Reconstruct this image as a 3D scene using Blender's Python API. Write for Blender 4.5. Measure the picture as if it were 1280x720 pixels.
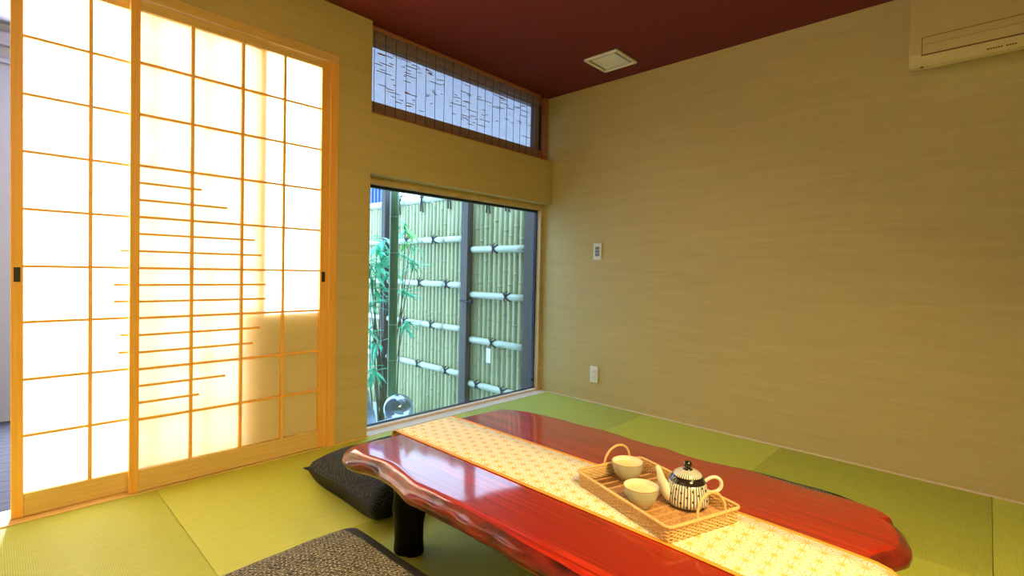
import bpy, bmesh, math, random
from mathutils import Vector, Matrix, noise
random.seed(7)
S = bpy.context.scene
COL = S.collection
for o in list(bpy.data.objects): bpy.data.objects.remove(o)

# ---------------------------------------------------------------- camera
cd = bpy.data.cameras.new('camera'); cam = bpy.data.objects.new('camera', cd); COL.objects.link(cam)
R_ = Vector((0.685448, -0.727797, 0.021742)); U_ = Vector((0.001038, 0.030837, 0.999524)); F_ = Vector((0.728121, 0.685099, -0.021893))
M = Matrix((R_, U_, -F_)).transposed().to_4x4(); M.translation = Vector((-3.15061, -2.60970, 0.98680))
cam.matrix_world = M
cd.sensor_width = 36; cd.lens = 623.84 / 1280 * 36; cd.shift_x = -8.1 / 1280; cd.shift_y = -7.65 / 1280
cd.clip_start = 0.05; cd.clip_end = 100
S.camera = cam
# ---------------------------------------------------------------- world, lights, exposure
S.view_settings.view_transform = 'Standard'; S.view_settings.look = 'None'; S.view_settings.gamma = 1
S.view_settings.use_curve_mapping = False; S.view_settings.exposure = 0.45
w = bpy.data.worlds.new('overcast_sky'); S.world = w; w.use_nodes = True
w.node_tree.nodes['Background'].inputs[0].default_value = (0.54, 0.71, 1.0, 1)
w.node_tree.nodes['Background'].inputs[1].default_value = 5.0

def area(name, loc, direction, sx, sy, power, color, spread=180):
    l = bpy.data.lights.new(name, 'AREA'); l.shape = 'RECTANGLE'; l.size = sx; l.size_y = sy
    l.energy = power; l.color = color; l.spread = math.radians(spread)
    o = bpy.data.objects.new(name, l); COL.objects.link(o); o.location = loc
    o.rotation_euler = Vector(direction).to_track_quat('-Z', 'Y').to_euler()
    return o
# warm ceiling lamp behind the camera, and an added one brightening the table
area('warm_ceiling_light', (-2.9, -3.5, 2.37), (0.1, 0.8, -1), 0.5, 0.5, 54, (1.0, 0.68, 0.26), 118)
area('warm_ceiling_light', (-1.9, -2.9, 2.37), (0.05, 0.25, -1), 0.3, 0.3, 15, (1.0, 0.70, 0.30), 100)
# unseen lights added in the next room: paper screen backlight and bluish fill
area('added_screen_backlight', (-2.38, 1.74, 1.35), (0, -1, 0), 1.1, 1.8, 560, (1.0, 0.97, 0.92))
area('added_next_room_fill', (-3.2, 0.9, 2.30), (0, 0, -1), 0.8, 0.8, 14, (0.78, 0.82, 1.0))

# ---------------------------------------------------------------- materials
def new_mat(name):
    m = bpy.data.materials.new(name); m.use_nodes = True
    nt = m.node_tree
    return m, nt, nt.nodes['Principled BSDF']
def N(nt, t, **kw):
    n = nt.nodes.new(t)
    for k, v in kw.items(): setattr(n, k, v)
    return n
def mth(nt, op, a, b=None, c=None):
    n = nt.nodes.new('ShaderNodeMath'); n.operation = op
    for i, v in enumerate((a, b, c)):
        if v is None: continue
        if isinstance(v, (int, float)): n.inputs[i].default_value = v
        else: nt.links.new(v, n.inputs[i])
    return n.outputs[0]
def mixc(nt, f, a, b):
    n = nt.nodes.new('ShaderNodeMix'); n.data_type = 'RGBA'
    if isinstance(f, (int, float)): n.inputs[0].default_value = f
    else: nt.links.new(f, n.inputs[0])
    for i, v in ((6, a), (7, b)):
        if isinstance(v, tuple): n.inputs[i].default_value = (*v[:3], 1)
        else: nt.links.new(v, n.inputs[i])
    return n.outputs[2]
def coords(nt, scale=(1, 1, 1), rot=(0, 0, 0), kind='Object'):
    t = N(nt, 'ShaderNodeTexCoord'); mp = N(nt, 'ShaderNodeMapping')
    mp.inputs['Scale'].default_value = scale; mp.inputs['Rotation'].default_value = rot
    nt.links.new(t.outputs[kind], mp.inputs[0]); return mp.outputs[0]
def noisef(nt, vec, scale=5, detail=3, rough=0.5):
    n = N(nt, 'ShaderNodeTexNoise'); n.inputs['Scale'].default_value = scale
    n.inputs['Detail'].default_value = detail; n.inputs['Roughness'].default_value = rough
    nt.links.new(vec, n.inputs['Vector']); return n.outputs[0]
def ramp(nt, f, lo, hi):
    n = N(nt, 'ShaderNodeMapRange'); n.inputs[1].default_value = lo; n.inputs[2].default_value = hi
    nt.links.new(f, n.inputs[0]); return n.outputs[0]
def bump(nt, b, h, strength=0.2, dist=0.002):
    n = N(nt, 'ShaderNodeBump'); n.inputs['Strength'].default_value = strength; n.inputs['Distance'].default_value = dist
    nt.links.new(h, n.inputs['Height']); nt.links.new(n.outputs[0], b.inputs['Normal'])
def plain(name, col, rough=0.5, metal=0.0, coat=0.0, spec=0.5, var=0.12, scale=(8, 8, 8), bstr=0.0):
    m, nt, b = new_mat(name)
    f = noisef(nt, coords(nt, scale), 3, 4)
    d = tuple(c * (1 - var) for c in col); l = tuple(min(1, c * (1 + var)) for c in col)
    nt.links.new(mixc(nt, ramp(nt, f, 0.3, 0.7), d, l), b.inputs['Base Color'])
    b.inputs['Roughness'].default_value = rough; b.inputs['Metallic'].default_value = metal
    b.inputs['Coat Weight'].default_value = coat; b.inputs['Coat Roughness'].default_value = 0.08
    b.inputs['Specular IOR Level'].default_value = spec
    if bstr: bump(nt, b, f, bstr)
    return m
MT = {}
# woven wallpaper with fine level streaks
def wallpaper(name, a, c):
    m, nt, b = new_mat(name)
    f1 = noisef(nt, coords(nt, (1.3, 1.3, 55)), 2.2, 5, 0.6)
    f2 = noisef(nt, coords(nt, (6, 6, 260)), 2.0, 3, 0.6)
    f3 = noisef(nt, coords(nt, (160, 160, 3)), 2.0, 2)
    f0 = noisef(nt, coords(nt, (0.9, 0.9, 14)), 1.8, 4, 0.6)
    f = mth(nt, 'ADD', mth(nt, 'ADD', mth(nt, 'MULTIPLY', f0, 0.35), mth(nt, 'MULTIPLY', f1, 0.35)), mth(nt, 'ADD', mth(nt, 'MULTIPLY', f2, 0.18), mth(nt, 'MULTIPLY', f3, 0.12)))
    nt.links.new(mixc(nt, ramp(nt, f, 0.36, 0.64), a, c), b.inputs['Base Color'])
    b.inputs['Roughness'].default_value = 0.75; b.inputs['Specular IOR Level'].default_value = 0.25
    bump(nt, b, f, 0.25, 0.001); return m
MT['wall'] = wallpaper('woven_wallpaper', (0.48, 0.395, 0.185), (0.58, 0.48, 0.235))
MT['ceiling'] = plain('maroon_ceiling_paper', (0.155, 0.025, 0.024), 0.8, var=0.06, scale=(30, 30, 30), spec=0.2)
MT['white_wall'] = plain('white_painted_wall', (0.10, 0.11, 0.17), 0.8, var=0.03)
def woodm(name, a, c, stretch=(40, 40, 1.5), rough=0.45, coat=0.0):
    m, nt, b = new_mat(name)
    f = noisef(nt, coords(nt, stretch), 2.0, 6, 0.6)
    nt.links.new(mixc(nt, ramp(nt, f, 0.32, 0.68), a, c), b.inputs['Base Color'])
    b.inputs['Roughness'].default_value = rough; b.inputs['Coat Weight'].default_value = coat
    bump(nt, b, f, 0.08, 0.001); return m
MT['cedar_v'] = woodm('pale_wood_upright_grain', (0.76, 0.38, 0.07), (0.88, 0.48, 0.11))
MT['cedar_h'] = woodm('pale_wood_level_grain', (0.62, 0.42, 0.14), (0.76, 0.54, 0.22), (1.5, 40, 40))
MT['muntin'] = woodm('screen_lattice_wood', (0.86, 0.44, 0.09), (0.94, 0.52, 0.13), (20, 20, 20))
MT['casing'] = woodm('dull_tan_casing_wood', (0.48, 0.36, 0.16), (0.58, 0.45, 0.22), (10, 10, 10), 0.5)
MT['sill'] = woodm('pale_sill_wood', (0.72, 0.60, 0.50), (0.80, 0.68, 0.58), (1.5, 30, 30), 0.4)
MT['brown_wood'] = woodm('brown_window_wood', (0.36, 0.14, 0.06), (0.50, 0.21, 0.10), (1.5, 30, 30), 0.5)
MT['dark_wood'] = woodm('dark_stained_post_wood', (0.035, 0.028, 0.026), (0.075, 0.055, 0.048), (30, 30, 1.5), 0.6)
MT['black'] = plain('black_metal', (0.015, 0.015, 0.02), 0.35, var=0.1)
MT['alu'] = plain('dark_blue_grey_window_metal', (0.03, 0.035, 0.06), 0.3, 0.4, var=0.1)
MT['plastic'] = plain('cream_white_plastic', (0.78, 0.77, 0.72), 0.35, var=0.02)
MT['grey_plastic'] = plain('grey_plastic', (0.22, 0.24, 0.24), 0.35, var=0.05)
MT['ac'] = plain('cream_air_conditioner_plastic', (0.58, 0.47, 0.23), 0.22, var=0.02)
MT['ac_line'] = plain('brown_gap', (0.10, 0.05, 0.02), 0.6)
# shoji paper: lets light through
m, nt, b = new_mat('translucent_screen_paper')
tr = N(nt, 'ShaderNodeBsdfTranslucent'); df = N(nt, 'ShaderNodeBsdfDiffuse'); mx = N(nt, 'ShaderNodeMixShader')
fb = noisef(nt, coords(nt, (60, 60, 60)), 4, 5, 0.7)
nt.links.new(mixc(nt, fb, (0.95, 0.93, 0.90), (0.98, 0.97, 0.96)), tr.inputs[0])
nt.links.new(mixc(nt, fb, (0.90, 0.76, 0.40), (0.95, 0.82, 0.48)), df.inputs[0])
mx.inputs[0].default_value = 0.48
nt.links.new(tr.outputs[0], mx.inputs[1]); nt.links.new(df.outputs[0], mx.inputs[2])
nt.links.new(mx.outputs[0], nt.nodes['Material Output'].inputs[0]); MT['paper'] = m
# window glass: clear with a real surface reflection
m, nt, b = new_mat('window_glass')
tr = N(nt, 'ShaderNodeBsdfTransparent'); tr.inputs[0].default_value = (0.86, 0.97, 0.98, 1)
gl = N(nt, 'ShaderNodeBsdfGlossy'); gl.inputs['Roughness'].default_value = 0.0
fr = N(nt, 'ShaderNodeFresnel'); ge = N(nt, 'ShaderNodeNewGeometry')
nt.links.new(mth(nt, 'SUBTRACT', 1.55, mth(nt, 'MULTIPLY', ge.outputs['Backfacing'], 1.55 - 1 / 1.55)), fr.inputs[0]); mx = N(nt, 'ShaderNodeMixShader')
nt.links.new(fr.outputs[0], mx.inputs[0]); nt.links.new(tr.outputs[0], mx.inputs[1]); nt.links.new(gl.outputs[0], mx.inputs[2])
nt.links.new(mx.outputs[0], nt.nodes['Material Output'].inputs[0]); MT['glass'] = m
m, nt, b = new_mat('blue_tinted_window_glass')
tr = N(nt, 'ShaderNodeBsdfTransparent'); tr.inputs[0].default_value = (0.56, 0.60, 0.64, 1); gl = N(nt, 'ShaderNodeBsdfGlossy'); gl.inputs['Roughness'].default_value = 0.05
mx = N(nt, 'ShaderNodeMixShader'); mx.inputs[0].default_value = 0.06
nt.links.new(tr.outputs[0], mx.inputs[1]); nt.links.new(gl.outputs[0], mx.inputs[2]); nt.links.new(mx.outputs[0], nt.nodes['Material Output'].inputs[0]); MT['tinted_glass'] = m
# tatami: fine ridges, sheen stretched across the straw
def tatami(name, rot, k=1.0):
    m, nt, b = new_mat(name)
    v = coords(nt, (1, 1, 1), (0, 0, rot))
    wv = N(nt, 'ShaderNodeTexWave'); wv.wave_type = 'BANDS'; wv.bands_direction = 'Y'
    wv.inputs['Scale'].default_value = 55; wv.inputs['Distortion'].default_value = 0.3
    nt.links.new(v, wv.inputs[0])
    f = noisef(nt, coords(nt, (4, 90, 1), (0, 0, rot)), 3, 4)
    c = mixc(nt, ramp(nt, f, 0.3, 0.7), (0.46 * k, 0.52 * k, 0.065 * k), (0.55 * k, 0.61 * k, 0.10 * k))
    nt.links.new(c, b.inputs['Base Color']); b.inputs['Roughness'].default_value = 0.42
    b.inputs['Anisotropic'].default_value = 0.85; b.inputs['Specular IOR Level'].default_value = 0.3
    tg = N(nt, 'ShaderNodeCombineXYZ')
    a = rot
    tg.inputs[0].default_value = math.cos(a); tg.inputs[1].default_value = math.sin(a)
    nt.links.new(tg.outputs[0], b.inputs['Tangent'])
    bump(nt, b, wv.outputs[1], 0.35, 0.0015); return m
MT['tatami_x'] = tatami('green_straw_mat_level', 0.0)
MT['tatami_y'] = tatami('green_straw_mat_crosswise', math.pi / 2)
MT['tatami_xd'] = tatami('painted_dim_sheen_mat_level', 0.0, 0.84)  # darker copies: the weaker straw sheen along the view, painted into the colour
MT['tatami_yd'] = tatami('painted_dim_sheen_mat_crosswise', math.pi / 2, 0.84)
# lacquered red slab
m, nt, b = new_mat('red_lacquered_wood')
v = coords(nt, (55, 1.5, 55))
f1 = noisef(nt, v, 1.6, 7, 0.72); f2 = noisef(nt, coords(nt, (9, 0.8, 9)), 1.5, 4, 0.6)
c1 = mixc(nt, ramp(nt, f1, 0.36, 0.62), (0.10, 0.005, 0.003), (0.60, 0.032, 0.007))
c2 = mixc(nt, ramp(nt, f2, 0.35, 0.7), (0.30, 0.013, 0.005), c1)
nt.links.new(c2, b.inputs['Base Color']); b.inputs['Roughness'].default_value = 0.38; b.inputs['Specular IOR Level'].default_value = 0.15
b.inputs['Coat Weight'].default_value = 1.0; b.inputs['Coat IOR'].default_value = 1.6; b.inputs['Coat Roughness'].default_value = 0.07
bump(nt, b, noisef(nt, coords(nt, (5, 3, 5)), 2, 2), 0.12, 0.006); MT['lacquer'] = m
m, nt, b = new_mat('dark_lacquered_bark_edge')
f1 = noisef(nt, coords(nt, (7, 4, 12)), 2.5, 6, 0.6)
nt.links.new(mixc(nt, ramp(nt, f1, 0.36, 0.68), (0.030, 0.005, 0.004), (0.22, 0.020, 0.009)), b.inputs['Base Color'])
b.inputs['Roughness'].default_value = 0.3; b.inputs['Specular IOR Level'].default_value = 0.2; b.inputs['Coat Weight'].default_value = 0.7; b.inputs['Coat Roughness'].default_value = 0.06
bump(nt, b, noisef(nt, coords(nt, (5, 3, 9)), 3, 2), 0.3, 0.01); MT['bark'] = m
MT['table_leg'] = plain('black_brown_lacquered_leg', (0.004, 0.003, 0.003), 0.5, spec=0.15)
# hemp leaf pattern cloth (triakis triangular lines)
m, nt, b = new_mat('cream_cloth_gold_hemp_leaf_pattern')
t = N(nt, 'ShaderNodeTexCoord'); sp = N(nt, 'ShaderNodeSeparateXYZ'); nt.links.new(t.outputs['Object'], sp.inputs[0])
PIT = 0.046 * 0.866
px = mth(nt, 'DIVIDE', sp.outputs[1], PIT); py = mth(nt, 'DIVIDE', sp.outputs[0], PIT)
def dirc(ang): return mth(nt, 'ADD', mth(nt, 'MULTIPLY', px, math.cos(ang)), mth(nt, 'MULTIPLY', py, math.sin(ang)))
us = [mth(nt, 'ADD', dirc(a), 100.0) for a in (0, 2 * math.pi / 3, 4 * math.pi / 3)]
fs = [mth(nt, 'FRACT', u) for u in us]
sm = mth(nt, 'ADD', mth(nt, 'ADD', fs[0], fs[1]), fs[2])
inv = mth(nt, 'GREATER_THAN', sm, 1.5)
bs = [mth(nt, 'ABSOLUTE', mth(nt, 'SUBTRACT', inv, f)) for f in fs]
mn = mth(nt, 'MINIMUM', mth(nt, 'MINIMUM', bs[0], bs[1]), bs[2]); mxx = mth(nt, 'MAXIMUM', mth(nt, 'MAXIMUM', bs[0], bs[1]), bs[2])
md = mth(nt, 'SUBTRACT', mth(nt, 'SUBTRACT', 1.0, mn), mxx)
dd = mth(nt, 'MINIMUM', mn, mth(nt, 'MULTIPLY', mth(nt, 'SUBTRACT', md, mn), 0.58))
ln = mth(nt, 'LESS_THAN', dd, 0.032)
nt.links.new(mixc(nt, ln, (0.96, 0.95, 0.80), (0.74, 0.56, 0.12)), b.inputs['Base Color'])
b.inputs['Roughness'].default_value = 0.7; b.inputs['Sheen Weight'].default_value = 0.2; MT['runner'] = m
MT['gold_cloth'] = plain('golden_orange_cloth_border', (0.80, 0.36, 0.04), 0.6, var=0.06, scale=(60, 60, 60))
MT['wicker'] = plain('honey_wicker', (0.76, 0.52, 0.22), 0.5, var=0.22, scale=(60, 60, 60))
MT['wicker_band'] = plain('honey_brown_cane_band', (0.70, 0.42, 0.17), 0.5, var=0.15, scale=(40, 40, 40))
MT['wicker_dark'] = plain('brown_cane', (0.62, 0.35, 0.14), 0.5, var=0.3, scale=(40, 40, 40))
MT['ceramic'] = plain('cream_glazed_ceramic', (0.80, 0.80, 0.70), 0.15, coat=0.5, var=0.02)
MT['ceramic_out'] = plain('grey_green_glazed_ceramic', (0.56, 0.58, 0.44), 0.25, coat=0.4, var=0.05)
MT['rim_brown'] = plain('brown_glazed_lip', (0.40, 0.20, 0.08), 0.3)
MT['tea'] = plain('pale_green_tea', (0.78, 0.74, 0.42), 0.08, var=0.02)
MT['black_glaze'] = plain('black_brown_glaze', (0.02, 0.016, 0.014), 0.15, coat=0.5)
def striped(name, nstr, dots):
    m, nt, b = new_mat(name)
    t = N(nt, 'ShaderNodeTexCoord'); sp = N(nt, 'ShaderNodeSeparateXYZ'); nt.links.new(t.outputs['Object'], sp.inputs[0])
    ang = mth(nt, 'ARCTAN2', sp.outputs[1], sp.outputs[0])
    ph = mth(nt, 'MULTIPLY', ang, nstr / (2 * math.pi))
    fr_ = mth(nt, 'FRACT', mth(nt, 'ADD', ph, 100.5)); dl = mth(nt, 'ABSOLUTE', mth(nt, 'SUBTRACT', fr_, 0.5))
    line = mth(nt, 'LESS_THAN', dl, 0.17)
    c = mixc(nt, line, (0.80, 0.80, 0.74), (0.06, 0.06, 0.06))
    if dots:
        a2 = mth(nt, 'MULTIPLY', ang, 22 / (2 * math.pi)); z2 = mth(nt, 'MULTIPLY', sp.outputs[2], 78.0)
        cell = mth(nt, 'FLOOR', mth(nt, 'ADD', a2, 100.0))
        odd = mth(nt, 'MODULO', mth(nt, 'MULTIPLY', cell, 1.37), 1.0)
        fa = mth(nt, 'SUBTRACT', mth(nt, 'FRACT', mth(nt, 'ADD', a2, 100.0)), 0.5)
        zz = mth(nt, 'ADD', z2, mth(nt, 'MULTIPLY', odd, 2.0)); zf = mth(nt, 'SUBTRACT', mth(nt, 'FRACT', mth(nt, 'MULTIPLY', zz, 0.5)), 0.5)
        r2 = mth(nt, 'ADD', mth(nt, 'POWER', fa, 2.0), mth(nt, 'POWER', mth(nt, 'MULTIPLY', zf, 1.7), 2.0))
        dot = mth(nt, 'LESS_THAN', r2, 0.045)
        c = mixc(nt, dot, c, (0.03, 0.09, 0.05))
    nt.links.new(c, b.inputs['Base Color']); b.inputs['Roughness'].default_value = 0.18; b.inputs['Coat Weight'].default_value = 0.5
    return m
MT['stripe_body'] = striped('white_glaze_black_stripes_green_dots', 42, True)
MT['stripe_lid'] = striped('white_glaze_black_stripes', 38, False)
# cushion cloth
def cushion_cloth(name, a, c):
    m, nt, b = new_mat(name)
    br = N(nt, 'ShaderNodeTexBrick'); br.inputs['Scale'].default_value = 1.0
    br.inputs['Brick Width'].default_value = 0.022; br.inputs['Row Height'].default_value = 0.0085; br.inputs['Mortar Size'].default_value = 0.0018
    br.inputs['Color1'].default_value = (*a, 1); br.inputs['Color2'].default_value = (*a, 1); br.inputs['Mortar'].default_value = (*c, 1)
    v = coords(nt, (1, 1, 0), (0, 0, 0.35)); vm = N(nt, 'ShaderNodeVectorMath'); vm.operation = 'ADD'
    nz = N(nt, 'ShaderNodeTexNoise'); nz.inputs['Scale'].default_value = 90
    sc = N(nt, 'ShaderNodeVectorMath'); sc.operation = 'SCALE'; sc.inputs['Scale'].default_value = 0.006
    nt.links.new(v, nz.inputs['Vector']); nt.links.new(nz.outputs['Color'], sc.inputs[0])
    nt.links.new(v, vm.inputs[0]); nt.links.new(sc.outputs[0], vm.inputs[1]); nt.links.new(vm.outputs[0], br.inputs[0])
    gate = ramp(nt, noisef(nt, coords(nt, (120, 120, 40)), 1.5, 2), 0.38, 0.55)
    nt.links.new(mixc(nt, gate, a, br.outputs[0]), b.inputs['Base Color'])
    b.inputs['Roughness'].default_value = 0.75; b.inputs['Specular IOR Level'].default_value = 0.2
    bump(nt, b, br.outputs[1], 0.3, 0.001); return m
MT['cushion'] = cushion_cloth('charcoal_woven_cushion_cloth', (0.035, 0.036, 0.036), (0.42, 0.40, 0.30))
MT['cushion_blue'] = cushion_cloth('blue_black_woven_cushion_cloth', (0.016, 0.020, 0.028), (0.075, 0.09, 0.11))
MT['cushion_edge'] = plain('black_cushion_cloth', (0.012, 0.012, 0.014), 0.7)
# garden
MT['bamboo'] = woodm('pale_dried_bamboo', (0.36, 0.37, 0.19), (0.44, 0.45, 0.24), (12, 12, 0.5), 0.4)
m = MT['bamboo']; nt = m.node_tree; b = nt.nodes['Principled BSDF']; src = b.inputs['Base Color'].links[0].from_socket
oi = N(nt, 'ShaderNodeObjectInfo'); hs = N(nt, 'ShaderNodeHueSaturation'); nt.links.new(src, hs.inputs['Color'])
nt.links.new(mth(nt, 'ADD', mth(nt, 'MULTIPLY', oi.outputs['Random'], 0.4), 0.72), hs.inputs['Value']); nt.links.new(hs.outputs[0], b.inputs['Base Color'])
MT['bamboo_rail'] = woodm('pale_bamboo_rail', (0.44, 0.48, 0.36), (0.54, 0.57, 0.44), (9, 1.2, 9), 0.35)
MT['green_bamboo'] = woodm('dark_green_bamboo', (0.07, 0.16, 0.06), (0.13, 0.24, 0.10), (9, 9, 1.0), 0.35)
MT['rope'] = plain('black_palm_rope', (0.03, 0.03, 0.045), 0.8)
MT['leaf'] = plain('bright_green_leaf', (0.16, 0.74, 0.46), 0.35, var=0.3, scale=(5, 5, 5))
MT['leaf2'] = plain('fresh_green_leaf', (0.25, 0.62, 0.14), 0.35, var=0.3, scale=(5, 5, 5))
MT['stem'] = plain('brown_green_stem', (0.10, 0.10, 0.05), 0.7)
MT['rock'] = plain('blue_grey_rock', (0.22, 0.27, 0.33), 0.75, var=0.4, scale=(6, 6, 6), bstr=0.6)
MT['gravel'] = plain('grey_gravel_ground', (0.42, 0.46, 0.44), 0.9, var=0.35, scale=(60, 60, 60), bstr=0.8)
MT['ball'] = plain('polished_grey_glaze', (0.30, 0.33, 0.38), 0.12, 0.7, var=0.2, coat=0.5)
MT['pale_tile'] = plain('pale_turquoise_stone', (0.60, 0.74, 0.74), 0.5, var=0.15)
MT['siding'] = plain('blue_ribbed_siding', (0.10, 0.16, 0.55), 0.5, var=0.1)
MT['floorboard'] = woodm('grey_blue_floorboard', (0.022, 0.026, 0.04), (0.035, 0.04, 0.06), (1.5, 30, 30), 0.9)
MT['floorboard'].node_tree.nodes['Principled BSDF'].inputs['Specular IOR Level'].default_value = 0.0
MT['slat'] = plain('thin_brown_reed', (0.30, 0.22, 0.16), 0.6)
MT['thread'] = plain('dark_thread', (0.05, 0.03, 0.03), 0.8)

# ---------------------------------------------------------------- mesh helpers
WL = {}
class MB:
    def __init__(s): s.v = []; s.f = []; s.mi = []
    def add(s, vs, fs, mi=0):
        n = len(s.v); s.v += [tuple(p) for p in vs]; s.f += [tuple(i + n for i in f) for f in fs]; s.mi += [mi] * len(fs); return s
    def box(s, x0, x1, y0, y1, z0, z1, mi=0):
        if x0 > x1: x0, x1 = x1, x0
        if y0 > y1: y0, y1 = y1, y0
        if z0 > z1: z0, z1 = z1, z0
        return s.add([(x, y, z) for z in (z0, z1) for y in (y0, y1) for x in (x0, x1)],
            [(0, 2, 3, 1), (4, 5, 7, 6), (0, 1, 5, 4), (2, 6, 7, 3), (0, 4, 6, 2), (1, 3, 7, 5)], mi)
    def tube(s, pts, r, n=8, closed=False, caps=True, up=None):
        P = [Vector(p) for p in pts]; k = len(P)
        rs = r if isinstance(r, (list, tuple)) else [r] * k
        vs = []; fs = []; prev = None
        for i, p in enumerate(P):
            if closed: t = P[(i + 1) % k] - P[i - 1]
            else: t = P[min(i + 1, k - 1)] - P[max(i - 1, 0)]
            t.normalize()
            if prev is None:
                a = Vector(up) if up else (Vector((0, 0, 1)) if abs(t.z) < 0.9 else Vector((1, 0, 0)))
            else: a = prev
            nrm = (a - t * a.dot(t))
            if nrm.length < 1e-6: nrm = t.orthogonal()
            nrm.normalize(); prev = nrm; bn = t.cross(nrm)
            for j in range(n):
                th = 2 * math.pi * j / n; vs.append(p + (nrm * math.cos(th) + bn * math.sin(th)) * rs[i])
        m = k if closed else k - 1
        for i in range(m):
            for j in range(n):
                a = i * n + j; b_ = i * n + (j + 1) % n; c = ((i + 1) % k) * n + (j + 1) % n; d = ((i + 1) % k) * n + j
                fs.append((a, b_, c, d))
        if caps and not closed:
            fs.append(tuple(range(n - 1, -1, -1))); fs.append(tuple((k - 1) * n + j for j in range(n)))
        return s.add(vs, fs)
    def lathe(s, prof, n=32, c=(0, 0, 0), mi=0, caps=True):
        vs = []; fs = []; k = len(prof)
        for r, z in prof:
            for j in range(n):
                th = 2 * math.pi * j / n; vs.append((c[0] + r * math.cos(th), c[1] + r * math.sin(th), c[2] + z))
        for i in range(k - 1):
            for j in range(n):
                fs.append((i * n + j, i * n + (j + 1) % n, (i + 1) * n + (j + 1) % n, (i + 1) * n + j))
        if caps: fs.append(tuple(range(n - 1, -1, -1))); fs.append(tuple((k - 1) * n + j for j in range(n)))
        return s.add(vs, fs, mi)
    def zs(s, z0, k): s.v = [(x, y, z0 + (z - z0) * k) for x, y, z in s.v]; return s
    def build(s, name, mat, parent=None, smooth=False, bevel=0, origin=None, kind=None, solid=0):
        if origin is None:
            xs = [p[0] for p in s.v]; ys = [p[1] for p in s.v]; zs = [p[2] for p in s.v]
            origin = ((min(xs) + max(xs)) / 2, (min(ys) + max(ys)) / 2, min(zs))
        o_ = Vector(origin)
        me = bpy.data.meshes.new(name)
        me.from_pydata([tuple(Vector(p) - o_) for p in s.v], [], s.f)
        for m_ in (mat if isinstance(mat, (list, tuple)) else [mat]): me.materials.append(MT[m_])
        me.polygons.foreach_set('material_index', s.mi)
        if smooth: me.polygons.foreach_set('use_smooth', [True] * len(me.polygons))
        me.update()
        o = bpy.data.objects.new(name, me); COL.objects.link(o)
        WL[o] = o_
        if parent is not None:
            o.parent = parent; o.location = o_ - WL[parent]
        else: o.location = o_
        if bevel:
            bv = o.modifiers.new('bevel', 'BEVEL'); bv.width = bevel; bv.segments = 2; bv.limit_method = 'ANGLE'
        if kind: o['kind'] = kind
        return o
def tag(o, label, cat, group=None):
    o['label'] = label; o['category'] = cat
    if group: o['group'] = group
    return o
def thing(name, loc, label, cat, group=None):
    o = bpy.data.objects.new(name, None); COL.objects.link(o); o.location = loc; WL[o] = Vector(loc)
    o.empty_display_size = 0.1
    return tag(o, label, cat, group)
def struct_empty(name, loc):
    o = bpy.data.objects.new(name, None); COL.objects.link(o); o.location = loc; WL[o] = Vector(loc); o['kind'] = 'structure'; return o
def bx(name, mat, x0, x1, y0, y1, z0, z1, parent=None, bevel=0, kind=None, **kw):
    return MB().box(x0, x1, y0, y1, z0, z1).build(name, mat, parent, bevel=bevel, kind=kind, **kw)
def share(src, name, loc, parent):
    c = src.copy(); COL.objects.link(c); c.name = name; c.parent = parent
    WL[c] = Vector(loc); c.location = Vector(loc) - (WL[parent] if parent else Vector()); return c

# ================================================================ THE SETTING
H = 2.4; TS = 0.884
fl = bx('floor', 'cedar_h', -4.42, 0.0, -4.42, 0.0, -0.12, -0.032, kind='structure')
for i in range(5):
    for j in range(5):
        g = 0.0007; dk = ((i + j) % 2 == 0) != (i >= 2)  # dk picks mats whose dim sheen is painted as darker straw
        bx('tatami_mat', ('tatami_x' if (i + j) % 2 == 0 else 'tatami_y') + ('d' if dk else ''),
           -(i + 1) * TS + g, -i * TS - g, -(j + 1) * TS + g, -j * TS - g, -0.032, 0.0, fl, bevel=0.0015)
bx('ceiling', 'ceiling', -4.5, 0.15, -4.5, 0.15, H, H + 0.12, kind='structure')
wl = MB()
wl.box(-1.84, -1.64, 0, 0.15, -0.1, H); wl.box(-3.72, -1.84, 0, 0.15, 2.13, H); wl.box(-4.5, -3.72, 0, 0.15, -0.1, H)
wl.box(-1.64, 0, 0, 0.15, 1.533, 1.878)
wl.build('wall_left', 'wall', kind='structure')
bx('wall_right', 'wall', 0, 0.13, -4.5, 0.15, -0.1, H, kind='structure')
bx('wall_back', 'wall', -4.56, -4.42, -4.5, 0, -0.1, H, kind='structure')
bx('wall_front', 'wall', -4.42, 0, -4.56, -4.42, -0.1, H, kind='structure')
bx('baseboard_right', 'sill', -0.008, 0, -4.42, 0, 0.0, 0.007, kind='structure')
bx('baseboard_left', 'cedar_h', -1.84, -1.64, -0.010, 0, 0.0, 0.010, kind='structure')
# frame round the sliding screens
t1 = struct_empty('trim_1', (-1.86, 0.06, 0))
bx('head_trim', 'cedar_h', -3.72, -1.84, -0.006, 0.10, 2.087, 2.132, t1, 0.002)
bx('side_trim', 'cedar_v', -1.885, -1.84, -0.006, 0.10, 0, 2.087, t1, 0.002)
bx('side_trim', 'cedar_v', -3.72, -3.675, -0.006, 0.10, 0, 2.087, t1, 0.002)
t2 = struct_empty('trim_2', (-2.78, 0.04, -0.03))
bx('floor_track', 'cedar_h', -3.72, -1.84, -0.002, 0.155, -0.05, 0.006, t2, 0.001)

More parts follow.
